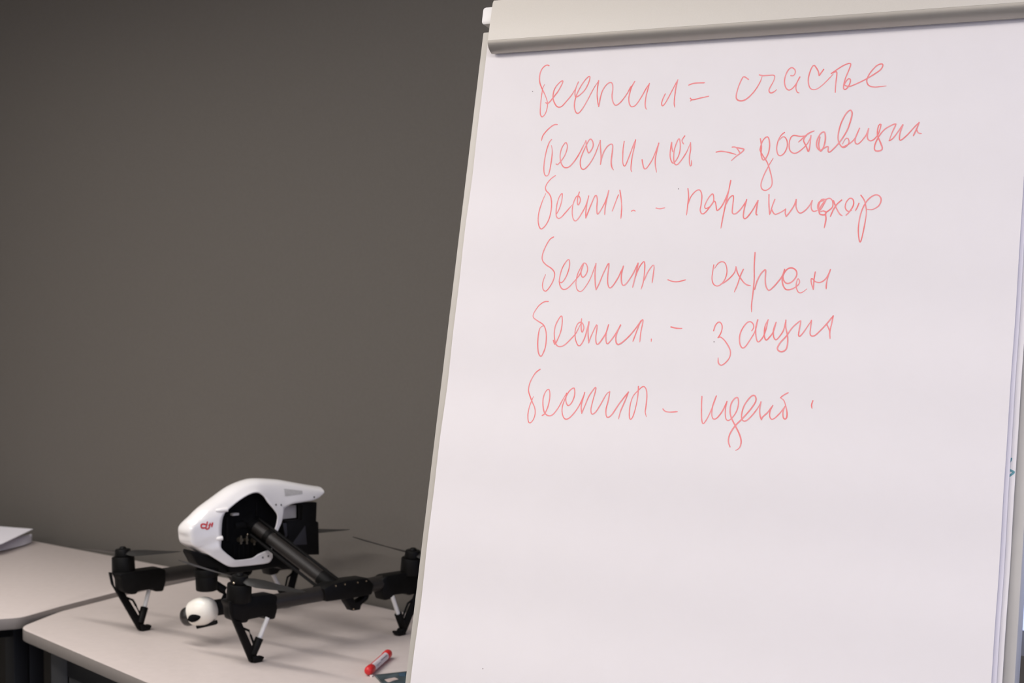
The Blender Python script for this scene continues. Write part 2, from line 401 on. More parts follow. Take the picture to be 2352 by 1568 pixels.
# handwriting, in tenths of a millimetre on the sheet
LINES = [[[1046,-231,1016,-220,979,-235,944,-274,925,-333,925,-399,941,-465,982,-542,1030,-619,1067,-692,1082,-746,1081,-811,1063,-876,1035,-909,1015,-910,994,-878,984,-807,980,-700,983,-581,989,-522,1010,-478],[1055,-724,1079,-739,1112,-715,1151,-666,1213,-586,1252,-511,1272,-456,1261,-444,1231,-460,1185,-508,1156,-566,1149,-637,1161,-696,1197,-757,1230,-788,1262,-795,1299,-780,1356,-717,1412,-649,1452,-581,1469,-540],[1497,-471,1470,-546,1462,-617,1474,-664,1490,-671,1538,-644,1601,-582,1642,-496,1656,-426,1644,-405,1609,-430,1554,-503,1507,-595,1483,-665,1472,-735,1477,-805,1500,-865,1528,-889,1558,-877,1602,-817,1659,-708,1720,-577,1778,-480],[1783,-469,1778,-562,1782,-656,1802,-756,1821,-812],[1821,-812,1827,-751,1836,-670,1859,-590,1908,-522,1955,-502,1983,-526,1995,-596,1993,-678,2010,-748,2040,-796,2069,-806,2115,-777,2169,-710,2243,-592],[2214,-636,2232,-597,2249,-563],[2290,-507,2252,-586,2234,-678,2231,-736,2246,-794,2271,-830,2300,-836,2343,-810,2400,-721,2451,-619,2492,-547],[2495,-544,2481,-621,2466,-712,2464,-799,2475,-857,2495,-880],[2724,-691,2700,-752,2688,-809,2697,-838,2715,-839,2746,-795,2791,-700,2840,-593,2877,-515],[2877,-515,2862,-606,2857,-703,2856,-788,2862,-840,2875,-872],[3030,-592,3082,-575,3152,-571,3241,-573],[3067,-762,3084,-782,3071,-801],[3081,-782,3125,-781,3206,-765,3313,-747],[3808,-560,3749,-523,3723,-547,3686,-650,3668,-758,3686,-809,3739,-827,3798,-810,3867,-750,3924,-671,3967,-582,3980,-524],[3942,-509,3985,-522,4049,-522,4123,-523,4141,-547,4130,-600,4095,-671,4083,-715,4106,-745,4142,-736,4180,-706],[4343,-540,4375,-543,4395,-516,4392,-475,4348,-441,4305,-470,4275,-545,4270,-617,4292,-685,4331,-720,4375,-703,4416,-651,4458,-564],[4458,-564,4424,-643,4421,-705,4442,-751,4469,-761],[4747,-486,4715,-533,4697,-559,4682,-505,4627,-430,4594,-464,4570,-552,4569,-632,4596,-705,4643,-730,4699,-715,4766,-661,4831,-593,4872,-546],[4913,-775,4910,-686,4914,-580,4910,-525,4879,-529,4845,-542],[4845,-542,4895,-508,4979,-455,5056,-428,5075,-447,5055,-517,5023,-612,5009,-691,5012,-735,5033,-747,5062,-720,5084,-669,5085,-629,5062,-616,5034,-648,5020,-692,5079,-711,5139,-693,5256,-642,5381,-570,5446,-521,5464,-470,5437,-458,5383,-482,5319,-558,5286,-635,5295,-688,5328,-721,5385,-735,5454,-733,5522,-729]],[[1256,-1026,1217,-1025,1163,-1055,1099,-1115,1061,-1172,1050,-1234],[1195,-1221,1167,-1258,1140,-1351,1124,-1468,1122,-1574,1133,-1650,1153,-1689,1177,-1698,1200,-1681,1214,-1606,1223,-1489,1224,-1389,1215,-1336,1201,-1298],[1296,-1544,1316,-1553,1351,-1522,1400,-1453,1429,-1373,1431,-1309,1407,-1267,1379,-1295,1353,-1347,1342,-1417,1350,-1487,1373,-1546,1409,-1588,1448,-1598,1491,-1584,1542,-1533,1596,-1454,1647,-1351,1690,-1253],[1690,-1253,1703,-1312,1722,-1376,1748,-1415,1774,-1390,1799,-1333,1793,-1280,1763,-1239,1736,-1246,1695,-1329,1656,-1432,1639,-1501,1643,-1565,1664,-1612,1691,-1627,1726,-1611,1782,-1546,1833,-1450,1866,-1352,1893,-1261],[1893,-1258,1908,-1365,1926,-1470,1927,-1568],[1927,-1568,1937,-1493,1959,-1407,2001,-1340,2050,-1310,2074,-1331,2077,-1417,2074,-1532,2089,-1607,2117,-1647],[2229,-1284,2223,-1376,2228,-1479,2237,-1560,2259,-1600,2279,-1586,2312,-1493,2348,-1374,2380,-1272],[2384,-1269,2372,-1380,2358,-1493,2354,-1607,2360,-1657,2375,-1679],[2497,-1526,2515,-1591,2535,-1637,2559,-1645,2592,-1607,2637,-1530,2672,-1432,2704,-1323],[2704,-1323,2689,-1419,2678,-1503,2681,-1581,2698,-1652,2710,-1695],[2902,-1436,2881,-1368,2878,-1315,2870,-1396,2871,-1481,2889,-1545,2922,-1585,2959,-1547,2992,-1471,2998,-1379,2981,-1287,2962,-1283,2939,-1342,2921,-1426,2922,-1504,2932,-1567,2954,-1603,2986,-1599,3033,-1542,3089,-1446,3129,-1331],[3129,-1331,3138,-1419,3132,-1503,3140,-1588,3155,-1627,3168,-1609,3164,-1553],[3044,-1244,3012,-1302,3043,-1349],[3477,-1462,3541,-1454,3636,-1470,3739,-1501],[3681,-1406,3731,-1413,3788,-1482],[3731,-1413,3818,-1431,3834,-1446,3802,-1479,3741,-1522,3682,-1576],[4031,-1313,4054,-1410,4058,-1506,4084,-1574,4117,-1566,4150,-1490,4156,-1394,4134,-1307,4103,-1296,4063,-1343,4041,-1429,4045,-1467,4090,-1536,4146,-1615,4197,-1740,4226,-1846,4217,-1912,4157,-1954,4106,-1934,4089,-1871,4112,-1776,4160,-1663,4215,-1559],[4329,-1247,4288,-1284,4256,-1359,4249,-1445,4269,-1513,4305,-1533,4351,-1497,4378,-1421,4367,-1344,4329,-1300,4296,-1313,4274,-1341],[4604,-1300,4528,-1302,4449,-1288,4413,-1317,4400,-1393,4416,-1470,4468,-1508,4524,-1493,4596,-1433,4639,-1373,4662,-1298],[4662,-1298,4660,-1393,4649,-1492,4615,-1429,4575,-1352,4595,-1300,4514,-1373],[4585,-1304,4640,-1264,4700,-1240],[4774,-1321,4767,-1415,4797,-1492,4831,-1436,4843,-1352,4832,-1276,4811,-1258,4775,-1283,4743,-1358,4745,-1434,4787,-1482,4837,-1456,4883,-1438,4888,-1495,4908,-1507,4952,-1469,5029,-1377,5103,-1239,5141,-1071,5132,-1018,5108,-1005,5060,-1058,5013,-1179,4995,-1310,5012,-1396,5059,-1454,5100,-1446,5134,-1400,5116,-1348,5084,-1356,5056,-1416],[5059,-1454,5144,-1410,5205,-1346,5247,-1230],[5247,-1230,5209,-1337,5209,-1402,5239,-1422,5283,-1386,5333,-1313,5355,-1239],[5355,-1239,5347,-1323,5360,-1370,5394,-1388,5438,-1364,5480,-1300,5499,-1194,5472,-1207,5464,-1281,5473,-1337,5506,-1404,5537,-1479,5523,-1506,5478,-1514,5447,-1495,5448,-1430,5491,-1329,5558,-1247,5664,-1194,5670,-1215,5636,-1306,5613,-1393],[5613,-1393,5650,-1372,5708,-1290,5757,-1209],[5757,-1209,5732,-1310,5733,-1384,5756,-1389,5820,-1332,5895,-1242,5945,-1189],[5945,-1189,5924,-1262,5889,-1348],[5919,-1261,5945,-1313,5987,-1324]],[[1301,-1697,1242,-1738,1194,-1799,1177,-1853,1197,-1896,1239,-1932,1275,-1987,1296,-2073,1300,-2165,1286,-2266,1253,-2342,1207,-2392,1178,-2392,1146,-2341,1128,-2256,1132,-2147,1160,-2024,1194,-1927],[1388,-2198,1415,-2136,1434,-2044,1433,-1944,1418,-1940,1390,-1989,1374,-2074,1374,-2167,1388,-2236,1421,-2263,1461,-2245,1520,-2176,1594,-2086],[1671,-1922,1658,-1987,1662,-2064,1678,-2091,1698,-2049,1693,-2003,1665,-1972,1633,-1986,1605,-2070,1602,-2162,1620,-2247,1655,-2297,1691,-2282,1740,-2203,1787,-2096,1810,-1975],[1810,-1975,1797,-2081,1797,-2188,1805,-2261],[1805,-2261,1823,-2204,1860,-2082,1891,-1991,1913,-1970,1936,-2023,1943,-2130,1961,-2214,1987,-2191,2034,-2101,2065,-2002,2081,-1911],[2081,-1911,2067,-2025,2059,-2139,2065,-2226],[2221,-1971,2194,-2066,2162,-2182],[2235,-1911,2267,-2029,2288,-2143,2294,-2279],[2429,-2183,2452,-2172,2482,-2186],[2754,-2149,2806,-2159,2872,-2147],[3151,-1911,3171,-2014,3171,-2138,3170,-2246],[3174,-2104,3201,-2014,3254,-1947,3306,-1931,3342,-1994,3347,-2107,3342,-2186,3371,-2232,3410,-2216,3473,-2132,3503,-2076,3496,-2009,3476,-1983,3429,-2041,3396,-2131,3411,-2165,3462,-2143,3503,-2082,3528,-2088,3554,-2178,3572,-2190,3625,-2123,3680,-1967,3699,-1821],[3699,-1821,3681,-1979,3661,-2135,3645,-2281,3634,-2415],[3670,-2113,3699,-2046,3742,-2008,3756,-2036,3756,-2159,3762,-2227,3798,-2238,3852,-2194,3903,-2117,3926,-2062],[3926,-2062,3908,-2173,3904,-2262,3919,-2298,3952,-2285,4013,-2197,4071,-2076],[4071,-2076,4063,-2175,4063,-2242,4082,-2256],[4202,-2006,4212,-2122,4235,-2256],[4281,-2066,4255,-2156,4240,-2245],[4252,-2190,4291,-2245,4325,-2246,4390,-2214,4427,-2187],[4427,-2187,4426,-2236,4441,-2278],[4441,-2278,4481,-2226,4530,-2139,4546,-2073],[4546,-2073,4555,-2172,4605,-2239,4669,-2207,4720,-2142,4743,-2088],[4743,-2088,4739,-2175,4770,-2220,4819,-2209],[4881,-2091,4828,-2111,4817,-2177,4850,-2243],[4913,-2080,4858,-2079,4830,-2144,4847,-2210,4895,-2123,4908,-2086,4864,-2145,4841,-2210,4850,-2253,4906,-2265,4926,-2238,4891,-2216,4843,-2232],[4902,-2080,4956,-2065,4992,-2103,4997,-2169,4957,-2212,4921,-2244,4931,-2320,4919,-2423],[5002,-2093,5042,-2180,5092,-2257,5126,-2277],[5100,-2089,5049,-2137,5011,-2202,4980,-2288],[5169,-2271,5209,-2226,5246,-2151,5236,-2086,5197,-2069,5157,-2117,5151,-2182,5187,-2226,5230,-2216],[5310,-2131,5292,-2184,5274,-2222],[5324,-2034,5372,-2100,5401,-2197,5407,-2272,5396,-2412,5379,-2540,5362,-2594,5342,-2540,5328,-2432,5334,-2304,5362,-2186,5414,-2090,5485,-2037,5539,-2044,5569,-2092,5548,-2162,5477,-2207,5412,-2203]],[[1381,-2502,1327,-2538,1273,-2638,1244,-2738,1252,-2802,1303,-2856,1389,-2906,1435,-2956,1441,-3010,1420,-3082,1378,-3155,1338,-3196,1301,-3178,1282,-3119,1291,-3047,1313,-2983],[1513,-3073,1549,-3086,1593,-3036,1631,-2937,1641,-2847,1625,-2793,1588,-2820,1539,-2910,1517,-3019,1520,-3091,1552,-3154,1594,-3173,1646,-3153,1716,-3081,1794,-2982,1839,-2856],[1834,-2856,1812,-2928,1813,-2982,1842,-3018,1882,-2982,1899,-2919,1878,-2856,1841,-2837,1803,-2892,1764,-2982,1752,-3090,1776,-3170,1823,-3197,1872,-3161,1946,-3035,2008,-2843],[2008,-2843,2006,-2963,2020,-3088,2039,-3173],[2039,-3173,2071,-3106,2123,-2963,2178,-2847,2189,-2865,2184,-2999,2196,-3105,2225,-3149,2265,-3122,2330,-3016,2387,-2878],[2387,-2878,2370,-2980,2380,-3078,2408,-3117,2452,-3086,2526,-2971,2583,-2839],[2583,-2839,2570,-2945,2534,-3143],[2559,-3015,2603,-2892,2657,-2821,2675,-2856,2678,-2980,2670,-3085,2650,-3164],[2685,-3050,2722,-2953,2784,-2865,2802,-2891,2797,-2997,2790,-3084],[2998,-3044,3060,-3064,3134,-3067,3233,-3043],[3581,-2861,3572,-2958,3571,-3035,3597,-3096,3647,-3117,3701,-3088,3743,-3019,3755,-2934,3731,-2850,3688,-2823,3637,-2842,3595,-2904],[3686,-3096,3754,-3057,3821,-2995,3856,-2942,3865,-2884],[3865,-2884,3898,-2972,3970,-3064,4021,-3101,4068,-3110],[3961,-2915,3931,-2987,3902,-3094,3867,-3190],[4093,-2712,4095,-2873,4106,-3032,4103,-3215,4098,-3336,4106,-3427],[4121,-3154,4144,-3055,4183,-2971,4233,-2918,4243,-2941,4244,-3032,4259,-3115,4298,-3164,4346,-3130,4410,-3054,4451,-2993,4475,-2914],[4475,-2914,4459,-2993,4479,-3054,4521,-3082,4580,-3057,4625,-2993,4620,-2933,4574,-2899,4521,-2903,4478,-2948,4454,-3024,4468,-3099,4503,-3148,4550,-3155,4610,-3132,4660,-3090,4668,-3053,4647,-3023,4631,-3068,4633,-3128,4660,-3180,4692,-3191,4728,-3172,4764,-3142],[4851,-2944,4842,-3030,4841,-3149],[4841,-3149,4812,-3075,4808,-3022,4831,-3030,4856,-3056,4910,-3067,4961,-3044,5003,-2992,5034,-2913],[5031,-2917,5007,-2999,4995,-3081,4996,-3144]],[[1388,-3328,1330,-3333,1258,-3386,1200,-3482,1201,-3534,1264,-3576,1354,-3627,1400,-3706,1417,-3809,1414,-3913,1387,-3998,1364,-4027,1328,-3990,1304,-3887,1299,-3765,1312,-3670,1360,-3636],[1518,-3821,1545,-3872,1574,-3815,1609,-3711,1616,-3589,1597,-3510,1556,-3562,1524,-3647,1522,-3741,1547,-3844,1583,-3890,1630,-3897,1685,-3874,1759,-3802,1823,-3726,1871,-3613],[1881,-3543,1882,-3613,1895,-3687,1911,-3710,1926,-3659,1907,-3608,1868,-3585,1830,-3614,1809,-3698,1826,-3801,1859,-3865,1886,-3883,1919,-3855,1959,-3751,1985,-3579],[1987,-3579,1989,-3704,2013,-3843],[2013,-3843,2040,-3750,2096,-3614,2106,-3656,2103,-3767,2116,-3841,2143,-3857,2188,-3802,2238,-3709,2260,-3611],[2260,-3611,2239,-3718,2250,-3820,2273,-3849,2318,-3800,2379,-3706,2423,-3611],[2423,-3611,2381,-3725,2381,-3807,2409,-3853,2462,-3833,2553,-3749,2640,-3637,2686,-3558],[2686,-3558,2646,-3692,2610,-3816],[2667,-3609,2709,-3539,2718,-3571,2705,-3691,2704,-3819],[2854,-3779,2855,-3811],[3095,-3624,3169,-3639,3244,-3640],[3651,-3661,3668,-3592,3709,-3553,3747,-3583,3756,-3636,3742,-3697,3715,-3744],[3715,-3744,3746,-3735,3806,-3779,3869,-3861,3892,-3921,3881,-3989,3831,-4051,3786,-4074,3752,-4049,3742,-3985],[4131,-3652,4151,-3614,4139,-3569,4101,-3543,4056,-3562,4007,-3639,3987,-3722,4000,-3813,4035,-3861,4073,-3841,4128,-3750,4174,-3651,4193,-3519],[4193,-3519,4178,-3613,4191,-3718,4217,-3781,4247,-3770,4288,-3701,4310,-3603,4322,-3517],[4322,-3517,4290,-3596,4290,-3686,4303,-3738,4324,-3760,4360,-3722,4400,-3654,4422,-3545],[4422,-3545,4399,-3639,4410,-3721,4440,-3754,4476,-3720,4522,-3637,4539,-3517],[4539,-3517,4546,-3599,4579,-3710,4587,-3799,4573,-3867,4526,-3894,4490,-3884,4468,-3854,4497,-3787,4560,-3711,4627,-3605,4709,-3526,4721,-3537,4713,-3626,4711,-3693,4728,-3704,4769,-3655,4849,-3516],[4849,-3516,4848,-3594,4847,-3668,4864,-3697,4902,-3696,4951,-3651,5034,-3554,5105,-3457],[5105,-3457,5094,-3553,5082,-3641,5093,-3729],[5034,-3554,5064,-3605,5085,-3649]],[[1370,-4190,1306,-4242,1248,-4354,1234,-4455,1263,-4527,1308,-4607,1352,-4678,1368,-4750,1354,-4823,1314,-4870,1283,-4845,1267,-4754,1278,-4654,1315,-4534],[1470,-4769,1502,-4745,1533,-4662,1546,-4553,1535,-4463,1512,-4438,1476,-4474,1455,-4556,1467,-4656,1501,-4736,1561,-4769,1619,-4749,1680,-4665,1728,-4564,1773,-4477],[1773,-4477,1774,-4571,1811,-4631,1857,-4595,1886,-4504,1877,-4423,1856,-4411,1806,-4453,1765,-4536,1737,-4636,1741,-4717,1773,-4783,1815,-4802,1871,-4765,1940,-4673,1988,-4572,2023,-4459],[2023,-4459,2002,-4563,1995,-4635,2013,-4719],[2013,-4719,2044,-4624,2089,-4497,2161,-4391,2168,-4431,2145,-4557,2132,-4665,2153,-4722,2199,-4698,2257,-4598,2321,-4470,2362,-4438],[2362,-4438,2354,-4549,2337,-4657,2350,-4736,2377,-4754,2426,-4715,2508,-4579,2613,-4433],[2613,-4433,2581,-4541,2537,-4666,2519,-4769],[2740,-4362,2743,-4482,2732,-4605,2707,-4730,2677,-4766,2657,-4714,2654,-4591,2681,-4484,2741,-4411,2802,-4360,2844,-4390,2864,-4477,2865,-4600,2863,-4670,2886,-4726],[3090,-4622,3126,-4651,3192,-4657,3285,-4647],[3578,-4453,3585,-4580,3602,-4721,3625,-4778,3654,-4747,3697,-4653,3732,-4546,3760,-4442],[3760,-4442,3726,-4560,3723,-4652,3736,-4701,3760,-4718,3799,-4698,3858,-4611,3900,-4501],[3900,-4501,3890,-4596,3898,-4680,3920,-4721,3950,-4723,3991,-4683,4029,-4618,4047,-4534,4037,-4464,4017,-4449,3979,-4480,3952,-4544,3952,-4622,3973,-4691,4029,-4779,4090,-4874,4122,-4949,4124,-5005,4106,-5048,4068,-5074],[3994,-5036,3967,-4971,3976,-4887,4030,-4786,4110,-4699,4203,-4583,4257,-4490,4252,-4435,4224,-4417,4183,-4444,4125,-4531,4100,-4623,4103,-4692,4127,-4723,4164,-4718,4224,-4659,4289,-4566,4323,-4491],[4323,-4491,4316,-4586,4331,-4662,4348,-4699],[4348,-4699,4360,-4667,4417,-4609,4471,-4527],[4471,-4527,4444,-4594,4446,-4657,4467,-4687,4503,-4679,4569,-4610,4620,-4532],[4620,-4532,4603,-4588,4609,-4657,4632,-4680,4652,-4662,4651,-4600,4621,-4504,4595,-4457,4557,-4434],[4557,-4434,4594,-4401,4649,-4370],[4950,-4454,4938,-4506,4949,-4546]]]
READ = ['first', 'second', 'third', 'fourth', 'fifth', 'sixth']
for li, strokes in enumerate(LINES):
    groups = []
    for st in sorted(strokes, key=lambda s: min(s[0::2])):
        if groups and min(st[0::2])-groups[-1][1] < 70:
            groups[-1][0].append(st); groups[-1][1] = max(groups[-1][1], max(st[0::2]))
        else: groups.append([[st], max(st[0::2])])
    pieces = [(wi, si, st) for wi, g in enumerate(groups) for si, st in enumerate(g[0])]
    meshes = [MB() for g in groups]
    for wi, si, st in pieces:
        m = meshes[wi]
        P = [(st[i]*1e-4, st[i+1]*1e-4) for i in range(0, len(st), 2)]
        n0 = .00012+.00003*(si % 6)
        seed = li*31.7+wi*11.1+si*5.3
        cnt = [0]
        def width(t, i, seed=seed):
            q = noise.noise(V((t*3.1, seed, 0)))
            tail = min(1, (1-t)*6+.45)
            return (.00077+.00021*q)*tail
        ribbon(m, P, width, lambda u, v, n0=n0, c=cnt: (c.__setitem__(0, c[0]+1), bp(u, v, wave(u, v)+n0+c[0]*1.2e-7))[1])
    for m in meshes: m.build('handwritten_word', MT['ink'], top_sheet)
for i, (u, v) in enumerate([(0.0843, -0.0564), (0.3026, -0.1911), (0.3671, -0.3795), (0.1025, -0.7923)]):
    m = MB(); c = bp(u, v, wave(u, v)+.0002)
    m.bm.faces.new([m.bm.verts.new(c+HX*.0007*math.cos(k*math.pi/4)+UP*.0007*math.sin(k*math.pi/4)) for k in range(8)])
    m.build('speck', MT['speck'], top_sheet)
m = MB()
for P in [[(0.7212, -0.4993), (0.7206, -0.501), (0.7201, -0.5024)], [(0.7206, -0.5117), (0.7243, -0.5131), (0.7247, -0.5144), (0.7201, -0.5183)]]:
    ribbon(m, P, lambda t, i: .0012, lambda u, v: bp(u, v, wave(u, v)-.0055+.0002))
m.build('pen_mark', MT['teal'], ush, label='small teal pen mark')

# ---------------------------------------------------------------- drone
DO = V((-0.5232, 3.7574, 0.740)); DYAW = 3.8993
drone = thing('camera_drone', 'white and black camera drone standing on its splayed legs on the pale table', 'drone', DO, DYAW)
xz = lambda p, y: V((p[0], y, p[1]))
# white body shell
SH = {"I":[[0.0265,0.042,0.1925],[0.0333,0.042,0.1901],[0.0611,0.042,0.1837],[0.0745,0.042,0.1765],[0.1178,0.042,0.1767],[0.1262,0.042,0.1816],[0.1549,0.041,0.2058],[0.1541,0.04,0.222],[0.1537,0.04,0.2391],[0.1519,0.039,0.2559],[0.1488,0.038,0.2687],[0.1432,0.038,0.2799],[0.1311,0.038,0.2881],[0.1074,0.039,0.3032],[0.081,0.039,0.3142],[0.0601,0.039,0.3163],[0.0463,0.041,0.3073],[0.0372,0.043,0.2924]],"O":[[0.0244,0.041,0.1722],[0.033,0.04,0.1619],[0.0668,0.039,0.161],[0.0964,0.038,0.1619],[0.1275,0.037,0.1636],[0.1454,0.036,0.1714],[0.1841,0.031,0.1978],[0.2043,0.026,0.2111],[0.2155,0.0245,0.2198],[0.219,0.024,0.2364],[0.218,0.024,0.2525],[0.1965,0.0245,0.2689],[0.1739,0.025,0.2854],[0.1376,0.026,0.3044],[0.1049,0.026,0.3214],[0.0756,0.026,0.3304],[0.0439,0.027,0.3341],[-0.0155,0.028,0.3266]],"PI":[[0.0278,0.0445,0.2822],[0.0164,0.046,0.2677],[0.0142,0.047,0.2596],[0.0182,0.047,0.2417],[0.0256,0.047,0.2257]],"PO":[[-0.0053,0.043,0.2741],[-0.0014,0.045,0.2619],[0.0035,0.046,0.2465],[0.0115,0.047,0.2346],[0.0179,0.047,0.2225]],"TT":[[-0.0155,0.028,0.3266],[-0.0423,0.029,0.3206],[-0.0701,0.029,0.3141],[-0.0962,0.029,0.3081],[-0.1254,0.028,0.3022]],"TM":[[-0.0085,0.038,0.3006],[-0.0363,0.037,0.3004],[-0.0648,0.036,0.2994],[-0.0924,0.034,0.2967],[-0.1238,0.03,0.2976]],"TB":[[-0.0053,0.043,0.2741],[-0.0247,0.042,0.2821],[-0.0558,0.04,0.2836],[-0.0861,0.037,0.2845],[-0.1069,0.033,0.2883]]}
def make_shell():
    bm = bmesh.new(); cache = {}
    def vt(p):
        k = tuple(round(c, 4) for c in p)
        if k not in cache: cache[k] = bm.verts.new(p)
        return cache[k]
    cr = bm.edges.layers.float.new('crease_edge')
    def quad(*ps):
        vs = []
        for p in ps:
            v = vt(p)
            if v not in vs: vs.append(v)
        if len(vs) < 3: return
        try: bm.faces.new(vs)
        except ValueError: pass
    def mix(a, b, t): return [a[i]+(b[i]-a[i])*t for i in range(3)]
    def mid(a, b):
        c = mix(a, b, .5)
        return c
    mir = lambda p, s: (p[0], p[1]*s, p[2])
    def dense(L, k=3):
        P = [V(p) for p in L]; out = []
        for i in range(len(P)-1):
            p0, p1, p2, p3 = P[max(i-1, 0)], P[i], P[i+1], P[min(i+2, len(P)-1)]
            d1 = min(1.0, (p2-p1).length/max((p1-p0).length, 1e-6)) if i else 1
            m1 = (p2-p0)*.5; m2 = (p3-p1)*.5
            L1 = (p2-p1).length
            for m_ in (m1, m2):
                if m_.length > L1: m_ *= L1/m_.length
            for j in range(k):
                s = j/k
                q = p1*(2*s**3-3*s*s+1)+m1*(s**3-2*s*s+s)+p2*(-2*s**3+3*s*s)+m2*(s**3-s*s)
                out.append(tuple(q))
        out.append(tuple(P[-1])); return out
    I, O, PI_, PO, TT, TM, TB = (dense(SH[k]) for k in ('I', 'O', 'PI', 'PO', 'TT', 'TM', 'TB'))
    n = len(I)
    for s in (1, -1):
        f = lambda p: mir(p, s)
        for i in range(n-1):
            ma, mb_ = mid(I[i], O[i]), mid(I[i+1], O[i+1])
            quad(f(I[i]), f(I[i+1]), f(mb_), f(ma)); quad(f(ma), f(mb_), f(O[i+1]), f(O[i]))
        # bridge to the tail and the pillar
        ma = mid(I[-1], O[-1]); mb_ = mid(PI_[0], PO[0])
        quad(f(I[-1]), f(PI_[0]), f(mb_), f(ma)); quad(f(ma), f(mb_), f(TM[0])); quad(f(ma), f(TM[0]), f(O[-1]))
        quad(f(mb_), f(PO[0]), f(TM[0]))
        for i in range(len(PI_)-1):
            ma, mb_ = mid(PI_[i], PO[i]), mid(PI_[i+1], PO[i+1])
            quad(f(PI_[i]), f(PI_[i+1]), f(mb_), f(ma)); quad(f(ma), f(mb_), f(PO[i+1]), f(PO[i]))
        for i in range(len(TT)-1):
            quad(f(TT[i]), f(TT[i+1]), f(TM[i+1]), f(TM[i])); quad(f(TM[i]), f(TM[i+1]), f(TB[i+1]), f(TB[i]))
    # skin across the top: nose underside, nose, roof, tail
    row = O[18:]+TT[1:]
    def across(p, lift):
        return [(p[0], p[1], p[2]), (p[0]+lift[0]*.8, p[1]*.5, p[2]+lift[1]*.8), (p[0]+lift[0], 0, p[2]+lift[1]), (p[0]+lift[0]*.8, -p[1]*.5, p[2]+lift[1]*.8), (p[0], -p[1], p[2])]
    R = []
    for k, p in enumerate(row):
        a = row[max(k-1, 0)]; b = row[min(k+1, len(row)-1)]
        t = V((b[0]-a[0], 0, b[2]-a[2])).normalized(); nn = V((t.z, 0, -t.x))
        h = (.0075 if k > 12 else .0045) if k > 9 else .002
        if nn.z < 0 and k > 12: nn = -nn
        if 6 < k <= 12 and nn.x < 0: nn = -nn
        if k <= 6 and nn.z > 0: nn = -nn
        R.append(across(p, (nn.x*h, nn.z*h)))
    for a, b in zip(R, R[1:]):
        for i in range(4): quad(a[i], a[i+1], b[i+1], b[i])
    # tail end and tail underside
    def span(p): return [(p[0], p[1], p[2]), (p[0], p[1]*.5, p[2]), (p[0], 0, p[2]), (p[0], -p[1]*.5, p[2]), (p[0], -p[1], p[2])]
    T0, T1, T2 = R[-1], span(TM[-1]), span(TB[-1])
    for i in range(4):
        quad(T0[i], T0[i+1], T1[i+1], T1[i]); quad(T1[i], T1[i+1], T2[i+1], T2[i])
    U = [span(p) for p in TB]
    for a, b in zip(U, U[1:]):
        for i in range(4): quad(a[i], a[i+1], b[i+1], b[i])
    bm.verts.ensure_lookup_table()
    # harder edge lines: nose corner edges and tail corners
    hard = set()
    for s in (1, -1):
        for p in O[21:34]: hard.add(cache[tuple(round(c, 4) for c in mir(p, s))])
    for e in bm.edges:
        if e.verts[0] in hard and e.verts[1] in hard and len(e.link_faces) == 2: e[cr] = .6
    tip = set(cache[tuple(round(c, 4) for c in q)] for L in (T0, T1, T2) for q in L)
    low = set(cache[tuple(round(c, 4) for c in mir(p, s))] for p in TB for s in (1, -1))
    for e in bm.edges:
        if len(e.link_faces) == 2 and ((e.verts[0] in tip and e.verts[1] in tip) or (e.verts[0] in low and e.verts[1] in low)): e[cr] = .75
    bmesh.ops.recalc_face_normals(bm, faces=bm.faces[:])
    c = sum((f.calc_center_median().x-.05)*f.normal.x+f.calc_center_median().y*f.normal.y*3 for f in bm.faces)
    if c < 0: bmesh.ops.reverse_faces(bm, faces=bm.faces[:])
    me = bpy.data.meshes.new('shell')
    for f in bm.faces: f.smooth = True
    bm.to_mesh(me); bm.free()
    me.materials.append(MT['shell'])
    o = bpy.data.objects.new('shell', me); COL.objects.link(o); o.parent = drone
    sub = o.modifiers.new('Subsurf', 'SUBSURF'); sub.levels = 2; sub.render_levels = 2; sub.boundary_smooth = 'PRESERVE_CORNERS'
    so = o.modifiers.new('Solidify', 'SOLIDIFY'); so.thickness = .0026; so.offset = -1
    o['label'] = 'white glossy body shell with a large side opening'
    return o
shell = make_shell()
bpy.context.view_layer.update()
dg = bpy.context.evaluated_depsgraph_get()
tree = BVHTree.FromObject(shell, dg)
def on_shell(x, z, s=1, lift=.0005):
    h = tree.ray_cast(V((x, .2*s, z)), V((0, -s, 0)))
    if h[0] is None: return V((x, .04*s, z)), V((0, s, 0))
    return h[0]+V((0, s*lift, 0)), h[1] if h[1].y*s > 0 else -h[1]
# red mark on the flank
m = MB()
for st, wd in [([(0.1871, 0.2589), (0.1925, 0.2602), (0.1958, 0.2585), (0.1962, 0.2544), (0.194, 0.2521), (0.1889, 0.2519)], 0.00165), ([(0.1825, 0.2635), (0.1849, 0.2571), (0.1868, 0.2508)], 0.0014), ([(0.1768, 0.2602), (0.1789, 0.2542), (0.1806, 0.2501), (0.1853, 0.2488)], 0.0015), ([(0.1717, 0.2607), (0.174, 0.2537)], 0.0016), ([(0.1816, 0.2571), (0.1721, 0.2577)], 0.0008)]:
    ribbon(m, st, lambda t, i, wd=wd: wd, lambda x, z: on_shell(x, z, 1, .0006)[0], .001)
m.build('red_logo', MT['logo'], shell, label='red lettered mark on the flank')
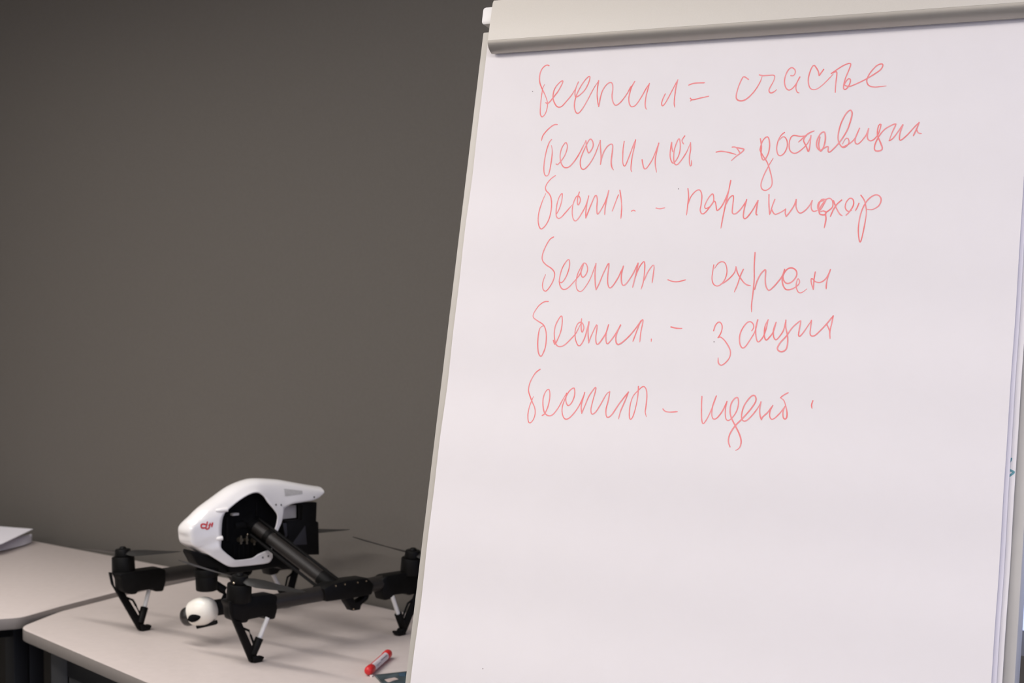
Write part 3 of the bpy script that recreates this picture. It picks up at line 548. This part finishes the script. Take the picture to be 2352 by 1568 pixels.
# studs on the front edge of the opening, screws, vent
for s in (1, -1):
    for (x0, z0, x1, z1) in ((.1600, .2848, .1370, .2862), (.1630, .2270, .1525, .2280)):
        m = MB(); a, _ = on_shell(x0, z0, s); b, _ = on_shell(x1, z1, s)
        m.tube([a+V((0, -.002*s, 0)), a.lerp(b, .4)+V((0, .0008*s, 0)), b+V((0, .0012*s, 0))], [.0032, .0046, .0048], 14)
        m.build('stud', MT['shell'], shell)
    for (x, z) in ((.0163, .2852), (.0022, .2835), (-.0909, .2913), (.0502, .1752), (.0361, .1766)):
        p, nn = on_shell(x, z, s, .0)
        m = MB(); m.cyl(p-nn*.002, p+nn*.0006, .0021, .0021, 12); m.build('screw', MT['screwdark'], shell)
    vq = [(-.013, .3165), (-.061, .3078), (-.0596, .3010), (-.0112, .3005)]
    m = MB(); g = [[on_shell(vq[0][0]+(vq[1][0]-vq[0][0])*i/8*(1-j/3)+(vq[2][0]-vq[3][0])*i/8*(j/3)+(vq[3][0]-vq[0][0])*j/3, (vq[0][1]*(1-i/8)+vq[1][1]*i/8)*(1-j/3)+(vq[3][1]*(1-i/8)+vq[2][1]*i/8)*j/3, s, .0004)[0] for i in range(9)] for j in range(4)]
    m.loft(g, caps=False, closed=False); m.build('vent_panel', MT['greyvent'], shell)

# black inner chassis seen through the opening
m = MB()
m.prism([(.142, .185), (.150, .215), (.148, .262), (.135, .283), (.105, .300), (.078, .311), (.055, .312), (.020, .314), (-.010, .308), (-.019, .285), (-.019, .245), (-.022, .190), (.010, .158), (.055, .163), (.120, .166)], xz, -.010, .010, .003)
m.build('inner_frame', MT['deep'], drone)
bronze = mat('dull_bronze', (0.13, 0.11, 0.08), 0.4, .6, var=.3, scale=200)
for (x, z, r) in ((.0893, .2143, .0058), (.0551, .209, .0055), (.0741, .2130, .0035)):
    m = MB(); m.cyl((x, .008, z), (x, .020, z), r, r*.8, 14); m.tube([(x, .0175, z+.009), (x, .0175, z-.009)], .0022, 8)
    m.build('gear', bronze, drone)
m = MB(); m.box((.1033, .014, .2705), (.016, .012, .005), .001); m.build('connector', MT['greyvent'], drone)
m = MB(); m.ball((.0769, .0235, .2257), .0019); m.build('screw', MT['steel'], drone)
m = MB()
m.box((.075, .011, .245), (.05, .005, .012), .001); m.box((.12, .011, .24), (.006, .004, .05), .001); m.box((.045, .011, .275), (.004, .004, .028), .001)
for k in range(5): m.box((.055+.012*k, .011, .19), (.003, .003, .03), .0005)
m.build('circuit_frame', MT['black'], drone)
# belly and camera mounting plate
m = MB()
m.prism([(.2120, .2060), (.2140, .200), (.2015, .1785), (.192, .168), (.160, .150), (.120, .147), (.100, .160), (.125, .172), (.18, .193)], xz, -.016, .018, .0025)
m.prism([(.130, .172), (.125, .149), (.100, .147), (.0, .147), (-.012, .140), (-.044, .138), (-.052, .160), (-.02, .190), (.030, .165), (.10, .166)], xz, -.0280, .0280, .0025)
m.build('belly_plate', MT['black'], drone)
# battery block with its rear frame
m = MB()
m.prism([(-.022, .284), (-.103, .2785), (-.101, .237), (-.107, .234), (-.1085, .162), (-.070, .166), (-.028, .172), (-.0225, .2445), (-.064, .2436), (-.0645, .2760), (-.022, .2790)], xz, .012, .030, .0015)
m.prism([(-.022, .284), (-.103, .2785), (-.101, .237), (-.107, .234), (-.1085, .162), (-.070, .166), (-.028, .172), (-.0225, .2445), (-.064, .2436), (-.0645, .2760), (-.022, .2790)], xz, -.030, -.012, .0015)
m.build('rear_frame', MT['black'], drone)
m = MB(); m.prism([(-.020, .246), (-.066, .245), (-.066, .281), (-.020, .284)], xz, -.004, .004, .001); m.build('rear_plate', MT['greyplate'], drone)
m = MB(); m.prism([(-.015, .240), (-.100, .230), (-.100, .166), (-.028, .172)], xz, -.026, .026, .003)
bt = m.build('battery', MT['black'], drone)
m = MB(); m.prism([(-.033, .1915), (-.070, .2300), (-.0745, .1885)], xz, .0295, .0312, .0005); m.prism([(-.013, .241), (-.055, .240), (-.020, .208)], xz, .0255, .0275, .0005)
m.prism([(-.033, .1915), (-.070, .2300), (-.0745, .1885)], xz, -.0312, -.0295, .0005)
m.build('battery_facet', MT['greyblk'], bt)

# arms, booms, motors, propellers, legs
ARM0 = {1: V((.064, .0, .2535)), -1: V((.064, .0, .2535))}
def side(s, y): return y*s
BOOMY, BOOMZ = .200, .1155
for s in (1, -1):
    BY = {1: .203, -1: .223}[s]; LK = {1: .07, -1: .21}[s]
    a = V((.0665, -.008*s, .2590)); b = V((-.026, (BY-.006)*s, .1195)); d = (b-a)
    m = MB(); m.cyl(a, b, .0137, .0137, 24); ar = m.build('arm', MT['carbon'], drone)
    m = MB(); x, y, dd = frame_from(d)
    m.cyl(a-d*.02, a.lerp(b, .14), .0146, .0146, 24, .0007); m.build('sleeve', MT['deep'], ar); m = MB(); p0 = a.lerp(b, .25); p1 = a.lerp(b, .295); m.cyl(p0, p1, .0148, .0148, 24, .0007); ar0 = m.build('collar', MT['black'], ar); m = MB(); p0 = a.lerp(b, .83); m.cyl(p0, b, .0165, .0175, 24, .001)
    m.build('collar', MT['black'], ar)
    for q, t0, t1 in (((0.019, -0.012), .16, .98), ((-.017, .010), .10, .98)):
        o = V((q[0], 0, q[1]))
        m = MB(); m.cyl(a.lerp(b, t0)+o, a.lerp(b, t1)+o, .0034, .0034, 10); m.build('linkage_rod', MT['black'], ar)
    # clamp joining arm and boom
    cl = [(.0237, .1294), (.0182, .1010), (-.0397, .0995), (-.1033, .1000), (-.1093, .1219), (-.0918, .1379), (-.0399, .1390), (.000, .1365)]
    m = MB(); m.prism(cl, xz, s*(BY-.025), s*(BY+.019), .004)
    m.prism([(-.034, .103), (-.0568, .0711), (-.0770, .0707), (-.0800, .0800), (-.098, .0895), (-.1045, .102), (-.0925, .102), (-.0870, .0940), (-.0720, .0885), (-.0625, .0885), (-.0595, .1015), (-.050, .103)], xz, s*(BY-.010), s*(BY+.011), .0015)
    cp = m.build('boom_clamp', MT['black'], drone)
    for (x, z) in ((-.0058, .1314), (-.0299, .1318), (-.0634, .1315), (-.0865, .1316), (-.0583, .0748)):
        m = MB(); yy = BY+(.019 if z > .1 else .011)
        m.cyl((x, s*(yy-.001), z), (x, s*(yy+.0012), z), .0021, .0017, 10); m.build('screw', MT['steel'], cp)
    m = MB(); m.cyl((-.205, s*(BY-.003), BOOMZ+.003), (.205, s*(BY-.003), BOOMZ-.003), .0158, .0158, 24); m.build('boom', MT['carbon'], drone)
    for fx in (1, -1):
        X = lambda x: x*fx
        fz = lambda p, y: V((p[0]*fx, y, p[1]))
        fl_ = lambda p, y: V(((p[0]+.03*max(0, p[1]-.02))*fx, y+s*LK*p[1], p[1]))
        # motor mount and boom end
        m = MB()
        m.prism([(.2525, .1330), (.2076, .1345), (.150, .1345), (.1373, .1290), (.1373, .1000), (.1434, .0811), (.1640, .0830), (.1700, .0900), (.2079, .0890), (.2100, .0835), (.2250, .0845), (.2440, .0935), (.2462, .1020), (.2475, .1190), (.2525, .1270)], fz, s*(BY-.022), s*(BY+.013), .004)
        mm = m.build('motor_mount', MT['black'], drone)
        # motor with a propeller
        tilt = V((0, s*(.10 if s > 0 else .055), 1)).normalized()
        mb0 = V((.2255*fx, s*(BY+(.003 if s > 0 else .008)), .128))
        m = MB(); m.cyl(mb0, mb0+tilt*.036, .0252, .0245, 28, .002); mo = m.build('motor', MT['black'], drone)
        hub = mb0+tilt*.036
        pr = bpy.data.objects.new('propeller', None)
        m = MB(); m.cyl(hub, hub+tilt*.017, .0185, .0165, 24, .002); m.cyl(hub+tilt*.017, hub+tilt*.022, .008, .006, 16, .001)
        hb = m.build('propeller', MT['black'], drone)
        phi = {(1, 1): math.radians(104), (-1, 1): math.radians(104), (1, -1): math.radians(106), (-1, -1): math.radians(108)}[(fx, s)]
        dirv = V((math.cos(phi), math.sin(phi), 0)); dirv = (dirv-tilt*dirv.dot(tilt)).normalized(); cross = tilt.cross(dirv)
        for sg in (1, -1):
            m = MB(); rings = []
            for (r, c, tw, th) in ((.010, .0065, 22, .0022), (.030, .0120, 24, .0020), (.055, .0150, 20, .0016), (.090, .0135, 14, .0013), (.125, .0105, 10, .0010), (.150, .0075, 8, .0008), (.163, .0040, 7, .0006), (.1665, .0012, 7, .0004)):
                tw = math.radians(tw)
                ch = cross*sg*math.cos(tw)+tilt*math.sin(tw); nv = tilt*math.cos(tw)-cross*sg*math.sin(tw)
                cen = hub+tilt*(.010+.006*(r/.165)**2)+dirv*sg*r-ch*c*.15
                rings.append([cen+ch*(c*q)+nv*(th*h) for q, h in ((-1, 0), (-.6, .7), (0, 1), (.6, .7), (1, 0), (.6, -.5), (0, -.6), (-.6, -.5))])
            m.loft(rings); m.build('blade', MT['prop'], hb)
        if fx == 1:
            pp = hub+V((.0172*fx, s*.004, .004)) if s > 0 else None
            if pp is not None:
                m = MB(); m.ball(pp+V((0.001, .003, 0)), .0028, seg=12); m.build('screw', MT['steel'], hb)
        # landing leg
        LY0, LY1 = s*.2065, s*.2135
        m = MB()
        m.prism([(.2545, .1324), (.2525, .1073), (.2360, .0720), (.2035, .0035), (.1985, .0003), (.1790, .0003), (.1725, .0084), (.1745, .0112), (.1848, .0095), (.1895, .0150), (.2262, .0890), (.2420, .0935), (.2475, .1045), (.2485, .1220), (.2485, .1322)], fl_, LY0, LY1, .0012)
        m.prism([(.1985, .0003), (.1790, .0003), (.1725, .0084), (.1745, .0112), (.1848, .0095), (.1895, .0150), (.2000, .0150)], fl_, s*.201, s*.219, .002)
        lg = m.build('landing_leg', MT['carbon'] if False else MT['black'], drone)
        m = MB(); m.tube([fl_(p, s*.21) for p in ((.222, .0752), (.2060, .0672), (.2010, .0560), (.1935, .0370))], .0024, 8)
        m.build('bracket', MT['black'], lg)
        m = MB(); m.cyl(fl_((.1606, .0880), s*.21), fl_((.1812, .0460), s*.21), .0047, .0047, 14); st = m.build('strut', MT['strut'], lg)
        m = MB(); m.cyl(fl_((.1800, .0485), s*.21), fl_((.1960, .0165), s*.21), .0085, .0080, 16, .001); m.build('sleeve', MT['black'], st)

# hanging camera
m = MB(); m.cyl((.165, 0, .146), (.165, 0, .1135), .0235, .0225, 28, .003); m.cyl((.165, 0, .160), (.165, 0, .144), .026, .026, 24, .002)
gb = m.build('gimbal', MT['black'], drone, label='black hanging gimbal motor above the white camera ball')
m = MB(); m.tube([(.150, -.004, .128), (.138, -.004, .1215), (.1235, 0, .1100), (.1165, 0, .0920), (.118, 0, .078)], [.0075, .0085, .0095, .0105, .011], 12)
m.cyl((.142, 0, .0745), (.112, 0, .0725), .0165, .0165, 20, .003)
m.box((.129, 0, .0740), (.034, .026, .031), .004)
m.build('yoke', MT['black'], gb)
m = MB()
ax = (Matrix.Rotation(-DYAW, 3, 'Z') @ V((-.955, .16, -.25))).normalized(); c0 = V((.1735, 0, .0712))
sdx = (Matrix.Rotation(-DYAW, 3, 'Z') @ V((.10, -.98, .0))); sdx = (sdx-ax*sdx.dot(ax)).normalized(); upx = ax.cross(sdx)
if upx.z < 0: upx = -upx
m.turned(c0-ax*.0275, ax, [(0, .012), (.0012, .0170), (.005, .0222), (.012, .0265), (.020, .0292), (.028, .0300), (.037, .0294), (.046, .0276), (.053, .0254), (.0570, .0225), (.0575, .0205)], 40)
cb = m.build('camera_ball', MT['camw'], gb, label='ivory white round camera head')
cb_in = c0+ax*.026-upx*.004
m = MB(); m.turned(cb_in, ax, [(0, .0205), (.010, .0203), (.016, .0192), (.0205, .0165), (.0238, .0115), (.025, .0005)], 32); m.build('lens_cover', MT['lens'], gb)
m = MB(); q0 = c0+ax*.0120-upx*.0050
rg = []
for t_, h_ in ((-.0125, .0004), (-.0095, .0038), (-.005, .0062), (.001, .0074), (.006, .0070), (.0095, .0048), (.0118, .0010)):
    rg.append([q0+ax*t_+upx*(h_*math.sin(k*math.pi/8)*.95)+sdx*(.0235+.0040*math.cos(k*math.pi/8)) for k in range(16)])
rg = [[q0+(p-q0)*1.2 for p in r] for r in rg]
m.loft(rg); m.build('side_dot', MT['deep'], gb)
m = MB(); mx_ = Matrix((ax, sdx, upx)).transposed().to_4x4(); mx_.translation = c0-upx*.0285-ax*.002+sdx*.006
m.box((0, 0, 0), (.046, .012, .0080), .002, mx_); m.build('heat_sink', MT['black'], gb)

# ---------------------------------------------------------------- small things on the tables
ma, mbp = ((-0.2793, 3.3496, 0.7503), (-0.2499, 3.5132, 0.7503))
ma, mbp = V(ma), V(mbp); dm = (mbp-ma); Lm = dm.length; dm.normalize()
marker = thing('whiteboard_marker', 'red capped marker pen with a white label lying near the flip chart', 'marker pen', (ma.x, ma.y, .740))
off = Matrix.Translation((-ma.x, -ma.y, -.740)); RM = .0079
m = MB(); m.turned(ma, dm, [(.018, RM), (Lm-.018, RM)], 24); m.build('barrel', MT['red'], marker, off)
m = MB(); m.turned(ma, dm, [(0, .003), (.001, .0056), (.004, .0080), (.010, .0092), (.026, .0092), (.028, .0080)], 24); m.build('cap', MT['red'], marker, off)
m = MB(); m.turned(ma, dm, [(Lm-.030, .0080), (Lm-.028, .0090), (Lm-.008, .0090), (Lm-.003, .0076), (Lm-.0005, .0048), (Lm, .002)], 24); m.build('end_plug', MT['red'], marker, off)
sx_, sy_, _ = frame_from(dm)
m = MB(); rings = []
def lab(t, a, r): return ma+dm*t+sx_*(r*math.cos(a))+sy_*(r*math.sin(a))
lo, hi = (math.radians(88), math.radians(223))
m.loft([[lab(t, lo+(hi-lo)*k/14, RM+.0003) for k in range(15)] for t in (.030, Lm-.032)], caps=False, closed=False)
lb = m.build('paper_label', MT['mlabel'], marker, off)
m = MB()
for (t0, t1, q0, q1) in ((.040, .075, .50, .56), (.042, .062, .66, .70), (.078, Lm-.040, .36, .46)):
    m.loft([[lab(t, lo+(hi-lo)*(q0+(q1-q0)*k/3), RM+.0005) for k in range(4)] for t in (t0, t1)], caps=False, closed=False)
m.build('print_line', MT['mprint'], lb, off)

# leaflet near the marker
LF = [(-0.2656, 3.3502), (-0.2049, 3.3797), (-0.1631, 3.3984), (-0.1479, 3.1625), (-0.2398, 3.2621)]
leaf = thing('leaflet', 'dark glossy leaflet tucked beside the red marker at the chart edge', 'leaflet', (LF[0][0], LF[0][1], .740))
off = Matrix.Translation((-LF[0][0], -LF[0][1], -.740))
def sheetmesh(poly, z, th, mt, name, parent, lift=lambda x, y: 0):
    m = MB(); a = [V((p[0], p[1], z+lift(p[0], p[1]))) for p in poly]
    m.prism(list(range(len(a))), lambda k, d: a[k]+V((0, 0, d)), 0, th); return m.build(name, mt, parent, off)
lv = sheetmesh(LF, .7402, .004, MT['leaflet'], 'cover', leaf)
sheetmesh([(-0.2437, 3.3072), (-0.2348, 3.3181), (-0.2256, 3.3254), (-0.2172, 3.3109), (-0.2262, 3.3001), (-0.2332, 3.2869), (-0.236, 3.2869)], .7443, .0004, MT['leafpic'], 'picture', lv)
sheetmesh([(-0.2215, 3.3585), (-0.207, 3.3673), (-0.2052, 3.3364), (-0.216, 3.3364)], .7443, .0004, MT['leafblue'], 'picture', lv)
sheetmesh([(-0.2773, 3.3644), (-0.2725, 3.3619), (-0.2691, 3.352), (-0.2712, 3.3459), (-0.2757, 3.352)], .7402, .003, MT['nib'], 'corner_tab', leaf)

# loose papers on the left table
def curled(name, label, poly, lift, cat, th=.0006, n=14, group='loose papers on the left table', ease=0):
    """poly: 4 corners a b c d; lift(s, t) height above the table"""
    a, b, c, d = [V((*p, 0)) for p in poly]
    o0 = (a.x, a.y, .752)
    m = MB(); G = [[], []]
    for k in (0, 1):
        for j in range(n+1):
            t = j/n
            W = lambda s_: 0 if not ease or s_ < 1-ease else 1-math.sqrt(max(0, 1-((s_-1+ease)/ease)**2))
            G[k].append([m.bm.verts.new(a.lerp(b, i/n).lerp(d.lerp(c, i/n), .5+(t-.5)*(1-.8*W(i/n)))+V((-o0[0], -o0[1], lift(i/n, t)+(th if k == 0 else 0)))) for i in range(n+1)])
    A, B = G
    for j in range(n):
        for i in range(n):
            m.bm.faces.new((A[j][i], A[j][i+1], A[j+1][i+1], A[j+1][i])); m.bm.faces.new((B[j][i], B[j+1][i], B[j+1][i+1], B[j][i+1]))
    for i in range(n):
        m.bm.faces.new((A[0][i], B[0][i], B[0][i+1], A[0][i+1])); m.bm.faces.new((A[n][i], A[n][i+1], B[n][i+1], B[n][i]))
        m.bm.faces.new((A[i][0], A[i+1][0], B[i+1][0], B[i][0])); m.bm.faces.new((A[i][n], B[i][n], B[i+1][n], A[i+1][n]))
    o = m.build(name, MT['sheet'], None, loc=o0)
    return tag(o, label, cat, group)
curled('folded_paper', 'rolled white sheet lying under the other paper on the left table', [(-1.5733, 4.4484), (-1.3486, 4.8594), (-1.3844, 4.9988), (-1.6512, 4.6708)],
       lambda s, t: .003+.020*math.sin(math.pi*min(1, t*1.15))*(.6+.4*s), 'paper', ease=.3, n=24)
curled('paper_sheet', 'flat white sheet resting on top of the rolled paper', [(-1.533, 4.3345), (-1.3866, 4.7065), (-1.3538, 4.8975), (-1.8147, 5.1011)],
       lambda s, t: .030+.012*t+.010*(1-s)*(1-t), 'paper')

bpy.context.view_layer.update()
